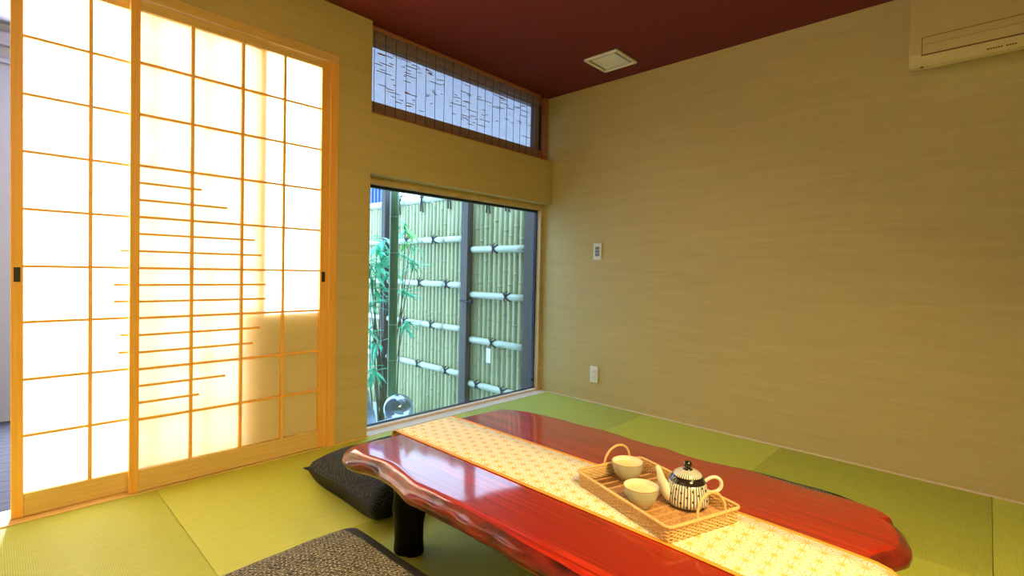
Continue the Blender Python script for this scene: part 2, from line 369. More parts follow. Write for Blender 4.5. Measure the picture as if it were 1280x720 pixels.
# ---- sliding paper screens
ZG = [0.100, 0.316, 0.532, 0.751, 0.964, 1.181, 1.398, 1.613, 1.829, 2.040]
def screen(name, x0, x1, y0, sl, sr, verts, zlo, decos, hx):
    root = struct_empty(name, ((x0 + x1) / 2, y0 + 0.015, 0.008)); y1 = y0 + 0.030
    bx('stile', 'cedar_v', x0, sl, y0, y1, 0.008, 2.085, root, 0.0015)
    bx('stile', 'cedar_v', sr, x1, y0, y1, 0.008, 2.085, root, 0.0015)
    bx('bottom_rail', 'cedar_h', sl, sr, y0 + 0.003, y1 - 0.002, 0.008, zlo, root, 0.0015)
    bx('top_rail', 'cedar_h', sl, sr, y0 + 0.003, y1 - 0.002, 2.045, 2.085, root, 0.0015)
    for x in verts: bx('lattice_bar', 'muntin', x - 0.0065, x + 0.0065, y0 + 0.006, y0 + 0.0205, zlo, 2.045, root)
    for z in ZG[1:-1]: bx('lattice_bar', 'muntin', sl, sr, y0 + 0.008, y0 + 0.0200, z - 0.0052, z + 0.0052, root)
    for z, a, c in decos: bx('accent_bar', 'muntin', a, c, y0 + 0.009, y0 + 0.0200, z - 0.0048, z + 0.0048, root)
    bx('paper', 'paper', sl, sr, y0 + 0.0205, y0 + 0.0213, zlo - 0.004, 2.05, root)
    for a in hx: bx('finger_pull', 'black', a - 0.009, a + 0.009, y0 - 0.0008, y0 + 0.004, 0.905, 0.960, root)
    return root
DEC = [(1.325, -2.482), (1.253, -2.376), (1.109, -2.254), (1.036, -2.222), (0.892, -2.199), (0.821, -2.199), (0.678, -2.227),
       (0.604, -2.259), (0.460, -2.379), (0.388, -2.487)]
screen('door_1', -2.745, -1.885, 0.004, -2.712, -1.930, (-2.52, -2.313, -2.119), 0.100, [(z, -2.712, x) for z, x in DEC], (-1.911,))
screen('door_2', -3.094, -2.200, 0.040, -3.060, -2.235, (-2.866, -2.66, -2.453), 0.095,
       [(1.036, -2.770, -2.70), (0.892, -2.791, -2.70), (0.821, -2.791, -2.70), (0.678, -2.770, -2.70), (0.604, -2.775, -2.70)], (-3.077,))

# ---- next room behind the screens
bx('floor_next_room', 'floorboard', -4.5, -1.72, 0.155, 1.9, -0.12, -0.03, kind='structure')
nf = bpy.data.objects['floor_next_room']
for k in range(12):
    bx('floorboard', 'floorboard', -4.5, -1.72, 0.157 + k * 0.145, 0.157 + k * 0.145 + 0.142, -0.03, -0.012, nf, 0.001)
wn = MB(); wn.box(-4.5, -3.74, 1.8, 1.9, -0.03, 2.42); wn.box(-3.74, -3.70, 1.8, 1.9, -0.03, 2.42); wn.box(-1.78, -1.65, 1.8, 1.9, -0.03, 2.42)
wn.box(-3.70, -1.78, 1.8, 1.9, -0.03, 2.42)
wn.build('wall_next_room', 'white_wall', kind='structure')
bx('wall_next_room_side', 'white_wall', -1.79, -1.65, 0.15, 1.8, -0.4, 2.42, kind='structure')
bx('wall_next_room_end', 'white_wall', -4.6, -4.5, 0.15, 1.9, -0.03, 2.42, kind='structure')
bx('ceiling_next_room', 'white_wall', -4.6, -1.65, 0.15, 1.9, 2.42, 2.5, kind='structure')
bx('trim_3', 'white_wall', -4.5, -1.79, 1.74, 1.8, 2.28, 2.36, bevel=0.01, kind='structure')
bx('trim_4', 'white_wall', -4.5, -1.79, 1.77, 1.8, 2.18, 2.21, bevel=0.004, kind='structure')
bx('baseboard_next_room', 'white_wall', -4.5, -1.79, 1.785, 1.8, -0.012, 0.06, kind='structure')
# low partition close behind the right screen, with a white board added to bounce light
bx('bounce_board', 'plastic', -2.195, -1.888, 0.036, 0.075, 0.008, 0.745, kind='structure')
bx('wall_low_partition', 'plastic', -2.30, -1.80, 0.076, 0.150, -0.012, 0.745, kind='structure')

# ---- low picture window
w1 = struct_empty('window_1', (-0.82, 0.09, 0))
bx('sill_board', 'sill', -1.64, 0, 0.0, 0.088, -0.05, 0.002, w1)
bx('lower_casing', 'sill', -1.64, 0, 0.088, 0.125, -0.05, 0.016, w1, 0.001)
bx('upper_casing', 'casing', -1.64, 0, 0.085, 0.125, 1.489, 1.533, w1, 0.001)
bx('side_casing', 'casing', -0.034, 0, 0.085, 0.125, 0.0, 1.489, w1, 0.001)
bx('side_casing', 'casing', -1.64, -1.60, 0.085, 0.125, 0.0, 1.489, w1, 0.001)
fr = MB(); fr.box(-1.61, -0.03, 0.125, 0.150, 0.010, 0.020); fr.box(-1.61, -0.03, 0.125, 0.150, 1.472, 1.492)
fr.box(-0.044, -0.03, 0.125, 0.150, 0.02, 1.472); fr.box(-1.62, -1.60, 0.125, 0.150, 0.02, 1.472)
fr.build('window_frame', 'alu', w1)
bx('pane', 'glass', -1.60, -0.044, 0.136, 0.140, 0.02, 1.472, w1)
MB().lathe([(0.0, 0), (0.012, 0.0), (0.012, 0.008), (0.006, 0.012)], 16, (0, 0, 0)).build('frame_bolt', 'alu', w1, True, origin=(0, 0, 0))
fbolt = [o for o in w1.children if o.name.startswith('frame_bolt')][0]
fbolt.rotation_euler = (math.pi / 2, 0, 0); fbolt.location = Vector((-0.055, 0.134, 0.088)) - WL[w1]

# ---- high window under the ceiling
w2 = struct_empty('window_2', (-0.82, 0.10, 1.88))
fr = MB(); fr.box(-1.64, 0, 0.085, 0.15, 1.878, 1.975); fr.box(-1.64, 0, 0.085, 0.15, 2.345, 2.4)
fr.box(-1.64, -1.60, 0.085, 0.15, 1.975, 2.345); fr.build('window_frame', 'brown_wood', w2, bevel=0.002)
bx('side_post', 'brown_wood', -0.045, 0, 0.060, 0.15, 1.878, 2.4, w2, 0.002)
fr = MB(); fr.box(-0.115, -0.045, 0.10, 0.15, 1.975, 2.345); fr.box(-1.60, -0.115, 0.105, 0.15, 2.325, 2.345); fr.box(-1.60, -0.115, 0.105, 0.15, 1.975, 1.985)
fr.build('inner_frame', 'alu', w2)
bx('pane', 'tinted_glass', -1.60, -0.115, 0.128, 0.132, 1.985, 2.325, w2)
# reed blind hanging in front of it
bl = thing('reed_blind', (-0.87, 0.04, 1.885), 'fine reed blind with dark threads hanging over the high window', 'blind')
sl = MB(); z = 1.905
while z < 2.375:
    sl.box(-1.625, -0.125, 0.0455, 0.0475, z - 0.0012, z + 0.0012); z += 0.0048
for k in range(150):
    xx = random.uniform(-1.6, -0.2); ll = random.choice((0.02, 0.03, 0.05, 0.09)); zz = 1.985 + 0.0048 * random.randint(0, 72)
    sl.box(xx, xx + ll, 0.0452, 0.0478, zz - 0.0026, zz + 0.0026)
o = sl.build('reed_slats', 'slat', bl); o['kind'] = 'stuff'
x = -1.6; k = 0
while x < -0.12:
    MB().tube([(x, 0.0440, 1.892), (x + random.uniform(-.002, .002), 0.0440, 2.14), (x, 0.0440, 2.385)], 0.0018, 5).build('thread', 'thread', bl)
    x += 0.0735
bx('top_bar', 'brown_wood', -1.628, -0.12, 0.036, 0.056, 2.376, 2.396, bl, 0.002)
bx('bottom_bar', 'brown_wood', -1.628, -0.12, 0.042, 0.050, 1.884, 1.902, bl, 0.001)

# ---- ceiling vent
cv = thing('ceiling_vent', (-0.315, -0.738, H), 'square white ceiling vent with a recessed cover near the right wall', 'vent')
x0, x1, y0, y1 = -0.443, -0.187, -0.866, -0.611
fr = MB(); a = 0.036
for q in ((x0, x1, y0, y0 + a * .55), (x0, x1, y1 - a * .55, y1), (x0, x0 + a * .55, y0, y1), (x1 - a * .55, x1, y0, y1)):
    fr.box(q[0], q[1], q[2], q[3], H - 0.016, H)
fr.build('vent_frame', 'plastic', cv, bevel=0.006)
bx('vent_cover', 'plastic', x0 + a, x1 - a, y0 + a, y1 - a, H - 0.013, H, cv, 0.003)
# ---- switch and outlet
def wall_plate(name, zc, yc, label, cat):
    t = thing(name, (0, yc, zc - 0.06), label, cat)
    bx('cover_plate', 'plastic', -0.009, 0, yc - 0.036, yc + 0.036, zc - 0.062, zc + 0.062, t, 0.003)
    return t
t = wall_plate('wall_switch', 1.146, -0.461, 'white wall switch plate with small grey keys, high on right wall', 'switch')
for k in range(3):
    bx('switch_key', 'grey_plastic', -0.012, -0.008, -0.461 - 0.018, -0.461 + 0.018, 1.146 - 0.036 + k * 0.025, 1.146 - 0.014 + k * 0.025, t, 0.001)
t = wall_plate('wall_outlet', 0.216, -0.457, 'white power outlet low on right wall beside the picture window', 'outlet')
for k in range(2):
    bx('socket', 'plastic', -0.012, -0.008, -0.457 - 0.015, -0.457 + 0.015, 0.216 - 0.034 + k * 0.037, 0.216 - 0.003 + k * 0.037, t, 0.001)
    for s_ in (-1, 1):
        bx('slot', 'grey_plastic', -0.0125, -0.0118, -0.457 + s_ * 0.006 - 0.001, -0.457 + s_ * 0.006 + 0.001, 0.216 - 0.024 + k * 0.037, 0.216 - 0.014 + k * 0.037, t)

# ---- air conditioner
ac = thing('air_conditioner', (0, -2.70, 1.97), 'cream wall air conditioner at the top right of the right wall', 'air conditioner')
def prism_y(mb, prof, ya, yb):
    n = len(prof); mb.add([(x, ya, z) for x, z in prof] + [(x, yb, z) for x, z in prof],
        [tuple(range(n)), tuple(range(2 * n - 1, n - 1, -1))] + [(i, i + n, (i + 1) % n + n, (i + 1) % n) for i in range(n)])
b_ = MB(); prism_y(b_, [(0, 2.375), (0, 2.03), (-0.03, 2.005), (-0.17, 1.963), (-0.200, 1.967), (-0.214, 1.985), (-0.222, 2.02), (-0.226, 2.10), (-0.224, 2.20), (-0.215, 2.35), (-0.195, 2.375)], -3.11, -2.308)
b_.build('housing', 'ac', ac, bevel=0.006)
b_ = MB(); prism_y(b_, [(-0.2185, 2.014), (-0.224, 2.014), (-0.2285, 2.055), (-0.229, 2.088), (-0.223, 2.088)], -3.06, -2.357)
b_.build('louver', 'ac', ac, bevel=0.001)
for z, t_ in ((2.0905, 0.0016), (2.0115, 0.0028)): bx('louver_gap', 'ac_line', -0.2275, -0.21, -3.062, -2.355, z - t_ / 2, z + t_ / 2, ac)
bx('louver_crease', 'ac_line', -0.2293, -0.22, -3.06, -2.357, 2.0555, 2.0563, ac)
bx('louver_gap', 'ac_line', -0.2275, -0.21, -2.357, -2.355, 2.012, 2.0905, ac)
for k in range(11):
    if k == 6: continue
    yy = -2.575 - k * 0.0085
    bx('printed_mark', 'ac_line', -0.2110 - 0.002, -0.205, yy - 0.0062, yy, 1.979, 1.985, ac)
bx('panel_latch', 'ac_line', -0.205, -0.19, -2.362, -2.35, 1.9635, 1.967, ac)

# ================================================================ TABLE
OUT = [(-2.318, -1.023), (-2.299, -0.975), (-2.245, -0.937), (-2.17, -0.940), (-2.06, -0.950), (-1.913, -0.952), (-1.758, -0.957),
 (-1.624, -0.967), (-1.528, -0.978), (-1.482, -1.05), (-1.455, -1.173), (-1.443, -1.282), (-1.444, -1.384), (-1.432, -1.507),
 (-1.445, -1.637), (-1.448, -1.718), (-1.441, -1.781), (-1.455, -1.849), (-1.454, -1.921), (-1.445, -1.976), (-1.432, -2.061),
 (-1.439, -2.147), (-1.448, -2.233), (-1.441, -2.323), (-1.453, -2.396), (-1.473, -2.432), (-1.525, -2.465), (-1.577, -2.483),
 (-1.622, -2.487), (-1.689, -2.482), (-1.762, -2.458), (-1.83, -2.482), (-1.95, -2.50), (-2.10, -2.505), (-2.22, -2.49), (-2.29, -2.44),
 (-2.318, -2.34), (-2.305, -2.20), (-2.320, -2.05), (-2.318, -1.90), (-2.310, -1.76), (-2.309, -1.644), (-2.314, -1.512), (-2.312, -1.356),
 (-2.288, -1.224), (-2.299, -1.15), (-2.318, -1.08)]
def smooth_loop(P, sub=6):
    n = len(P); out = []
    for i in range(n):
        p0, p1, p2, p3 = (Vector(P[(i + k) % n]) for k in (-1, 0, 1, 2))
        for s_ in range(sub):
            t = s_ / sub
            out.append(0.5 * ((2 * p1) + (p2 - p0) * t + (2 * p0 - 5 * p1 + 4 * p2 - p3) * t * t + (-p0 + 3 * p1 - 3 * p2 + p3) * t ** 3))
    return out
loop = smooth_loop(OUT, 7); n = len(loop)
nor = []
for i in range(n):
    d = loop[(i + 1) % n] - loop[i - 1]; nor.append(Vector((-d.y, d.x)).normalized())
cx_, cy_ = -1.88, -1.72
for i in range(n):
    if nor[i].dot(Vector((cx_, cy_)) - loop[i]) < 0: nor[i] = -nor[i]
TZ = 0.35
rings = [(0.278, 0.075), (0.285, 0.035), (0.297, 0.012), (0.312, 0.0), (0.326, 0.10), (0.337, 0.35), (0.345, 0.65), (0.3495, 0.95), (TZ, 1.15)]
mb = MB(); vs = []
for k, (z, q) in enumerate(rings):
    for i in range(n):
        p = loop[i]; near = max(0, min(1, (-1.95 - p.x) / 0.25)); endr = 1 if (p.y < -2.40 and p.x < -1.50) else 0
        it = 0.012 + 0.033 * near + 0.03 * endr + 0.012 * max(0, min(1, (p.y + 1.1) / 0.1)) 
        ins = q * it if k >= 3 else q
        nz = noise.noise(Vector((p.x * 9, p.y * 9, z * 14))) ; nz2 = noise.noise(Vector((p.x * 26, p.y * 26, z * 30)))
        amp = (0.007 * near + 0.016 * endr + 0.002) * (1 if 1 <= k <= 6 else 0)
        ins += amp * nz + amp * 0.22 * nz2
        zz = z + (0.006 * noise.noise(Vector((p.x * 7, p.y * 7, 3))) * (1 - k / 8 if k < 7 else 0))
        qv = p + nor[i] * ins; vs.append((qv.x, qv.y, zz))
fs = []; mi = []
for k in range(len(rings) - 1):
    for i in range(n): fs.append((k * n + i, k * n + (i + 1) % n, (k + 1) * n + (i + 1) % n, (k + 1) * n + i)); mi.append(1 if k < 6 else 0)
fs.append(tuple((len(rings) - 1) * n + i for i in range(n))); mi.append(0); fs.append(tuple(n - 1 - i for i in range(n))); mi.append(1)
mb.v = vs; mb.f = fs; mb.mi = mi
tb = thing('low_table', (-1.88, -1.72, 0), 'low red lacquered live-edge slab table with thick dark legs', 'table')
slab = mb.build('slab_top', ['lacquer', 'bark'], tb, True)
bmh = bmesh.new(); bmh.from_mesh(slab.data); bmesh.ops.recalc_face_normals(bmh, faces=bmh.faces); bmh.to_mesh(slab.data); bmh.free()
for (lx, ly) in ((-2.14, -1.165), (-1.62, -1.20), (-2.12, -2.25), (-1.62, -2.22)):
    lg = MB(); prof = [(0.000, 0.047), (0.01, 0.050), (0.05, 0.048), (0.11, 0.051), (0.15, 0.060), (0.175, 0.060), (0.21, 0.056), (0.284, 0.064)]
    m_ = 14; vs = []
    for zz, r in prof:
        for j in range(m_):
            th = 2 * math.pi * j / m_; rr = r * (1 + 0.12 * math.sin(3 * th + lx * 9) + 0.05 * math.sin(5 * th + zz * 20))
            vs.append((lx + rr * math.cos(th) * 0.95, ly + rr * math.sin(th), zz))
    fs = [(a * m_ + j, a * m_ + (j + 1) % m_, (a + 1) * m_ + (j + 1) % m_, (a + 1) * m_ + j) for a in range(len(prof) - 1) for j in range(m_)]
    fs += [tuple(range(m_ - 1, -1, -1)), tuple((len(prof) - 1) * m_ + j for j in range(m_))]
    lg.add(vs, fs).build('leg', 'table_leg', tb, True)

# ---- table runner
rn = thing('table_runner', (-1.915, -1.70, TZ), 'cream runner with gold hemp leaf pattern and orange borders along red table', 'table runner')
path = []
for k in range(3): path.append((-0.918 - 0.000 * k, 0.24 + k * 0.04))
path += [(-0.925, 0.345), (-0.940, 0.3535)]
yy = -0.96
while yy > -2.44: path.append((yy, 0.3522)); yy -= 0.04
path += [(-2.447, 0.352), (-2.475, 0.346), (-2.502, 0.325), (-2.512, 0.29), (-2.515, 0.24), (-2.516, 0.20)]
def strip(xa, xb, lift, name, mat, sag=0.0):
    mb = MB(); vs = []; m_ = 5
    for (y, z) in path:
        off = 0.0 if y > -2.05 else -0.018 * (min(1, (-2.05 - y) / 0.4)) ** 2
        for s_ in range(m_): vs.append((xa + (xb - xa) * s_ / (m_ - 1) + off, y, z + lift))
        for s_ in range(m_): vs.append((xa + (xb - xa) * s_ / (m_ - 1) + off, y + (0.0015 if z < 0.34 and y > -1.5 else 0), z + lift - 0.0012))
    w_ = 2 * m_
    fs = []
    for a in range(len(path) - 1):
        for s_ in range(m_ - 1):
            fs.append((a * w_ + s_, a * w_ + s_ + 1, (a + 1) * w_ + s_ + 1, (a + 1) * w_ + s_))
            fs.append((a * w_ + m_ + s_, (a + 1) * w_ + m_ + s_, (a + 1) * w_ + m_ + s_ + 1, a * w_ + m_ + s_ + 1))
        fs.append((a * w_, (a + 1) * w_, (a + 1) * w_ + m_, a * w_ + m_)); e = m_ - 1
        fs.append((a * w_ + e, a * w_ + m_ + e, (a + 1) * w_ + m_ + e, (a + 1) * w_ + e))
    mb.add(vs, fs).build(name, mat, rn, True)
strip(-2.052, -1.777, 0.0, 'cloth', 'runner')
strip(-2.063, -2.050, 0.0006, 'border', 'gold_cloth'); strip(-1.779, -1.766, 0.0006, 'border', 'gold_cloth')
RZ = 0.3535

# ---- wicker tray
tcx, tcy = -1.8815, -1.9455; ux = Vector((-0.122, -0.357, 0)).normalized(); vx = Vector((-ux.y, ux.x, 0))
if vx.x < 0: vx = -vx
LX, LY = 0.189, 0.1255
def TP(u, v, z): return Vector((tcx, tcy, z)) + ux * u + vx * v
ty = thing('wicker_tray', (tcx, tcy, RZ), 'rectangular woven wicker tray with two arched handles on the table runner', 'tray')
def rrect(lx, ly, r, step):
    pts = []; 
    segs = [((lx - r, -ly), (-(lx - r), -ly)), None, ((-lx, -(ly - r)), (-lx, ly - r)), None, ((-(lx - r), ly), (lx - r, ly)), None, ((lx, ly - r), (lx, -(ly - r))), None]
    cs = [(-(lx - r), -(ly - r), -90, -180), (-(lx - r), ly - r, 180, 90), (lx - r, ly - r, 90, 0), (lx - r, -(ly - r), 0, -90)]
    ci = 0
    for sg in segs:
        if sg:
            (a, b_), (c, d) = sg; L = math.hypot(c - a, d - b_); k = max(1, int(L / step))
            for i in range(k): pts.append((a + (c - a) * i / k, b_ + (d - b_) * i / k))
        else:
            x_, y_, a0, a1 = cs[ci]; ci += 1; k = max(2, int(r * math.pi / 2 / step))
            for i in range(k):
                th = math.radians(a0 + (a1 - a0) * i / k); pts.append((x_ + r * math.cos(th), y_ + r * math.sin(th)))
    return pts
loopp = rrect(LX - 0.004, LY - 0.004, 0.012, 0.0032)
nl = len(loopp)
wv = MB()
rows = 8
for r_ in range(rows):
    z = RZ + 0.0035 + r_ * 0.0041; pts = []
    for i, (u, v) in enumerate(loopp):
        nu, nv = Vector((u / LX ** 1, v / LY ** 1)).normalized() if False else (0, 0)
        a, b_ = loopp[i - 1], loopp[(i + 1) % nl]; d = Vector((b_[0] - a[0], b_[1] - a[1])).normalized()
        s_ = math.sin(math.pi * i / 3.0 + math.pi * (r_ % 2)) * 0.0022
        pts.append(TP(u - d.y * s_, v + d.x * s_, z + 0.0005 * math.sin(i * 0.9 + r_)))
    wv.tube(pts, 0.0021, 5, closed=True)
o = wv.build('woven_side', 'wicker', ty, True); o['kind'] = 'stuff'
st = MB()
for i in range(0, nl, 3):
    u, v = loopp[i]; st.tube([TP(u, v, RZ + 0.001), TP(u, v, RZ + 0.037)], 0.0013, 4)
o = st.build('side_stakes', 'wicker_dark', ty); o['kind'] = 'stuff'
rim = MB(); rl = rrect(LX, LY, 0.016, 0.006)
rim.tube([TP(u, v, RZ + 0.0385) for u, v in rl], 0.0042, 8, closed=True)
sp = []; rl2 = rrect(LX, LY, 0.016, 0.0015)
for i, (u, v) in enumerate(rl2):
    a, b_ = rl2[i - 1], rl2[(i + 1) % len(rl2)]; d = Vector((b_[0] - a[0], b_[1] - a[1])).normalized(); th = i * 1.05
    sp.append(TP(u - d.y * 0.0042 * math.cos(th), v + d.x * 0.0042 * math.cos(th), RZ + 0.0385 + 0.0042 * math.sin(th)))
rim.tube(sp, 0.0011, 4, closed=True)
rim.build('rim', 'wicker', ty, True)
can = MB(); v = -LY + 0.008
while v < LY - 0.006:
    can.tube([TP(-LX + 0.006, v, RZ + 0.0045), TP(LX - 0.006, v, RZ + 0.0045)], 0.00125, 5); v += 0.0038
o = can.build('base_canes', 'wicker_dark', ty, True); o['kind'] = 'stuff'
u = -LX + 0.022
while u < LX - 0.01:
    b2 = MB(); q = [TP(u + a, s_, z) for a in (-0.0035, 0.0035) for s_ in (-LY + 0.006, LY - 0.006) for z in (RZ + 0.0048, RZ + 0.0061)]
    b2.add(q, [(0, 1, 3, 2), (4, 6, 7, 5), (0, 4, 5, 1), (2, 3, 7, 6), (0, 2, 6, 4), (1, 5, 7, 3)]).build('cross_band', 'wicker_dark', ty); u += 0.031
q = [TP(a, s_, z) for a in (-LX + .005, LX - .005) for s_ in (-LY + 0.005, LY - 0.005) for z in (RZ + 0.0006, RZ + 0.0020)]
MB().add(q, [(0, 1, 3, 2), (4, 6, 7, 5), (0, 4, 5, 1), (2, 3, 7, 6), (0, 2, 6, 4), (1, 5, 7, 3)]).build('base_board', 'wicker_dark', ty)
for uu, vc in ((-LX, 0.028), (LX, 0.018)):
    hb = MB(); pts = []; K = 26
    for i in range(K + 1):
        th = math.pi * i / K; lean = 0.006 * math.sin(th) * (1 if uu < 0 else -1)
        pts.append(TP(uu + lean, vc - 0.050 * math.cos(th), RZ + 0.030 + (0.064 * max(0.0, math.sin(th)) ** 0.8)))
    hb.tube(pts, 0.0034, 8)
    sp = []; K2 = K * 5
    for i in range(K2 + 1):
        th = math.pi * i / K2; lean = 0.006 * math.sin(th) * (1 if uu < 0 else -1); a = i * 1.1
        rad = vx * (-math.cos(th)) + Vector((0, 0, 1)) * math.sin(th)
        sp.append(TP(uu + lean, vc - 0.050 * math.cos(th), RZ + 0.030 + (0.064 * max(0.0, math.sin(th)) ** 0.8)) + rad * 0.0032 * math.cos(a) + ux * 0.0032 * math.sin(a))
    hb.tube(sp, 0.0010, 4); hb.build('handle', 'wicker', ty, True)
BZ = RZ + 0.0068

# ---- teapot
tx_, ty_ = -1.842, -2.028
tp = thing('teapot', (tx_, ty_, BZ), 'striped white and black teapot with black band and round black knob', 'teapot')
MB().lathe([(0.040, 0.0), (0.050, 0.001), (0.053, 0.005), (0.0535, 0.008)], 48, (tx_, ty_, BZ)).zs(BZ, 0.94).build('foot', 'black_glaze', tp, True)
MB().lathe([(0.0535, 0.008), (0.0560, 0.014), (0.0562, 0.022), (0.0550, 0.036), (0.0528, 0.050), (0.0500, 0.062), (0.0478, 0.070)], 64, (tx_, ty_, BZ)).zs(BZ, 0.94).build('body', 'stripe_body', tp, True)
MB().lathe([(0.0478, 0.070), (0.0470, 0.0725), (0.0445, 0.0785), (0.0405, 0.0845), (0.0385, 0.0862), (0.034, 0.0862)], 64, (tx_, ty_, BZ)).zs(BZ, 0.94).build('shoulder_band', 'black_glaze', tp, True)
ld = MB().lathe([(0.0380, 0.0862), (0.0378, 0.0885), (0.034, 0.0935), (0.026, 0.0985), (0.017, 0.1013), (0.0105, 0.1022)], 64, (tx_, ty_, BZ)).zs(BZ, 0.94).build('lid', 'stripe_lid', tp, True)
kb = MB().lathe([(0.013, 0.1005), (0.0128, 0.1035), (0.008, 0.105), (0.006, 0.1065), (0.0085, 0.109), (0.0112, 0.1135), (0.0118, 0.118), (0.0105, 0.1225), (0.007, 0.1255), (0.002, 0.127)], 32, (tx_, ty_, BZ)).zs(BZ, 0.94)
o = kb.build('knob', 'black_glaze', ld, True)
L_ = Vector((-0.685, 0.728, 0)); c0 = Vector((tx_, ty_, BZ))
pt = [(0.040, 0.022), (0.050, 0.030), (0.060, 0.044), (0.066, 0.060), (0.0725, 0.078), (0.077, 0.094), (0.082, 0.1040), (0.086, 0.1065)]
MB().tube([c0 + L_ * a + Vector((0, 0, z)) for a, z in pt], [0.020, 0.019, 0.0165, 0.0130, 0.0100, 0.0082, 0.0072, 0.0074], 20, up=(0, 0, 1)).zs(BZ, 0.94).build('spout', 'ceramic', tp, True)
pt = [(0.046, 0.066), (0.056, 0.074), (0.068, 0.0795), (0.080, 0.079), (0.0895, 0.0715), (0.0935, 0.060), (0.091, 0.048), (0.083, 0.040), (0.071, 0.036), (0.060, 0.035), (0.050, 0.034)]
sm_ = []
for i in range(len(pt) - 1):
    for s_ in range(3):
        p0 = Vector(pt[max(i - 1, 0)]); p1 = Vector(pt[i]); p2 = Vector(pt[i + 1]); p3 = Vector(pt[min(i + 2, len(pt) - 1)]); t = s_ / 3
        sm_.append(0.5 * ((2 * p1) + (p2 - p0) * t + (2 * p0 - 5 * p1 + 4 * p2 - p3) * t * t + (-p0 + 3 * p1 - 3 * p2 + p3) * t ** 3))
MB().tube([c0 - L_ * a + Vector((0, 0, z)) for a, z in sm_], 0.0052, 12, up=(0.7, 0.7, 0)).zs(BZ, 0.94).build('handle', 'ceramic', tp, True)

# ---- tea cups
def cup(x, y, s, label):
    t = thing('tea_cup', (x, y, BZ), label, 'cup', 'tea cups on the tray')
    c = (x, y, BZ)
    MB().lathe([(r * s, z * 0.92) for r, z in [(0.022, 0), (0.0245, 0.0), (0.0245, 0.005), (0.032, 0.012), (0.0405, 0.027), (0.0450, 0.043), (0.0475, 0.0595)]], 48, c, caps=True).build('cup_wall', 'ceramic_out', t, True)
    t_o = MB().lathe([(r * s, z * 0.92) for r, z in [(0.0475, 0.0595), (0.0478, 0.0608), (0.0468, 0.0615), (0.0458, 0.0605)]], 48, c, caps=False)
    t_o.build('lip', 'rim_brown', t, True)
    MB().lathe([(r * s, z * 0.92) for r, z in [(0.0458, 0.0605), (0.0435, 0.050), (0.040, 0.042)]], 48, c, caps=False).build('cup_lining', 'ceramic', t, True)
    MB().lathe([(r * s, z * 0.92) for r, z in [(0.001, 0.0475), (0.0425, 0.0475)]], 48, c, caps=False).build('tea', 'tea', t, True)
    return t
for (x, y, s, l) in ((-1.818, -1.828, 1.0, 'small cream tea cup beside the far handle of the wicker tray'),
                     (-1.945, -1.946, 1.0, 'small cream tea cup nearer the front edge of the tray')):
    t = cup(x, y, s, l)
# cup wall top must be open: remove the top cap
for o in [o for o in bpy.data.objects if o.name.startswith('cup_wall')]:
    bm_ = bmesh.new(); bm_.from_mesh(o.data); bm_.faces.ensure_lookup_table()
    top = max(bm_.faces, key=lambda f: (len(f.verts) > 4) * 1000 + f.calc_center_median().z); bmesh.ops.delete(bm_, geom=[top], context='FACES_ONLY'); bm_.to_mesh(o.data); bm_.free()

# ---- floor cushions
def cushion(cx, cy, w, d, h, rz, mat, label, zoff=0.0, tip=0.05):
    t = thing('floor_cushion', (cx, cy, 0), label, 'cushion', 'square floor cushions round the table')
    m_ = 28; vs = []; 
    def P(i, j, side):
        u = -1 + 2 * i / m_; v = -1 + 2 * j / m_
        cr = (abs(u) * abs(v)) ** 4
        pin = 1 + tip * cr - 0.05 * ((1 - u * u) * abs(v) ** 3 * 0 + 0)
        bx_ = 1 - 0.055 * (1 - v * v) * abs(u) ** 3 ; by_ = 1 - 0.055 * (1 - u * u) * abs(v) ** 3
        hh = (max(0, 1 - u ** 4) ** 0.42) * (max(0, 1 - v ** 4) ** 0.42)
        nz = 0.05 * noise.noise(Vector((u * 2.2 + cx * 5, v * 2.2, side))) + 0.02 * noise.noise(Vector((u * 7, v * 7, side + cx)))
        z = h * (0.42 + (0.58 if side > 0 else -0.75) * hh * (1 + nz * hh))
        z = max(z, 0.001)
        x = u * w / 2 * by_ * pin; y = v * d / 2 * bx_ * pin
        x, y = u * w / 2 * bx_ * pin, v * d / 2 * by_ * pin
        return (cx + x * math.cos(rz) - y * math.sin(rz), cy + x * math.sin(rz) + y * math.cos(rz), z)
    top = MB(); vs = [P(i, j, 1) for i in range(m_ + 1) for j in range(m_ + 1)]
    fs = [(i * (m_ + 1) + j, (i + 1) * (m_ + 1) + j, (i + 1) * (m_ + 1) + j + 1, i * (m_ + 1) + j + 1) for i in range(m_) for j in range(m_)]
    top.add(vs, [f for q, f in enumerate(fs) if q // m_ < m_ - 4]).build('cushion_top', mat, t, True)
    side_mb = MB(); side_mb.add(vs, [f for q, f in enumerate(fs) if q // m_ >= m_ - 4]); u_ = sorted({a for f in side_mb.f for a in f}); mp_ = {a: k for k, a in enumerate(u_)}
    side_mb.v = [side_mb.v[a] for a in u_]; side_mb.f = [tuple(mp_[a] for a in f) for f in side_mb.f]; side_mb.build('side_band', 'cushion_edge', t, True)  # black band along one side only of each cushion
    bot = MB(); vs = [P(i, j, -1) for i in range(m_ + 1) for j in range(m_ + 1)]
    bot.add(vs, [tuple(reversed(f)) for f in fs]).build('cushion_underside', 'cushion_edge', t, True)
    seam = [P(i, 0, 1) for i in range(m_)] + [P(m_, j, 1) for j in range(m_)] + [P(m_ - i, m_, 1) for i in range(m_)] + [P(0, m_ - j, 1) for j in range(m_)]
    MB().tube(seam, 0.003, 5, closed=True).build('piping', 'cushion_edge', t, True)
    return t
cushion(-1.875, -0.665, 0.56, 0.56, 0.165, 0.0, 'cushion_blue', 'dark blue-black floor cushion tucked under the left end of the table')
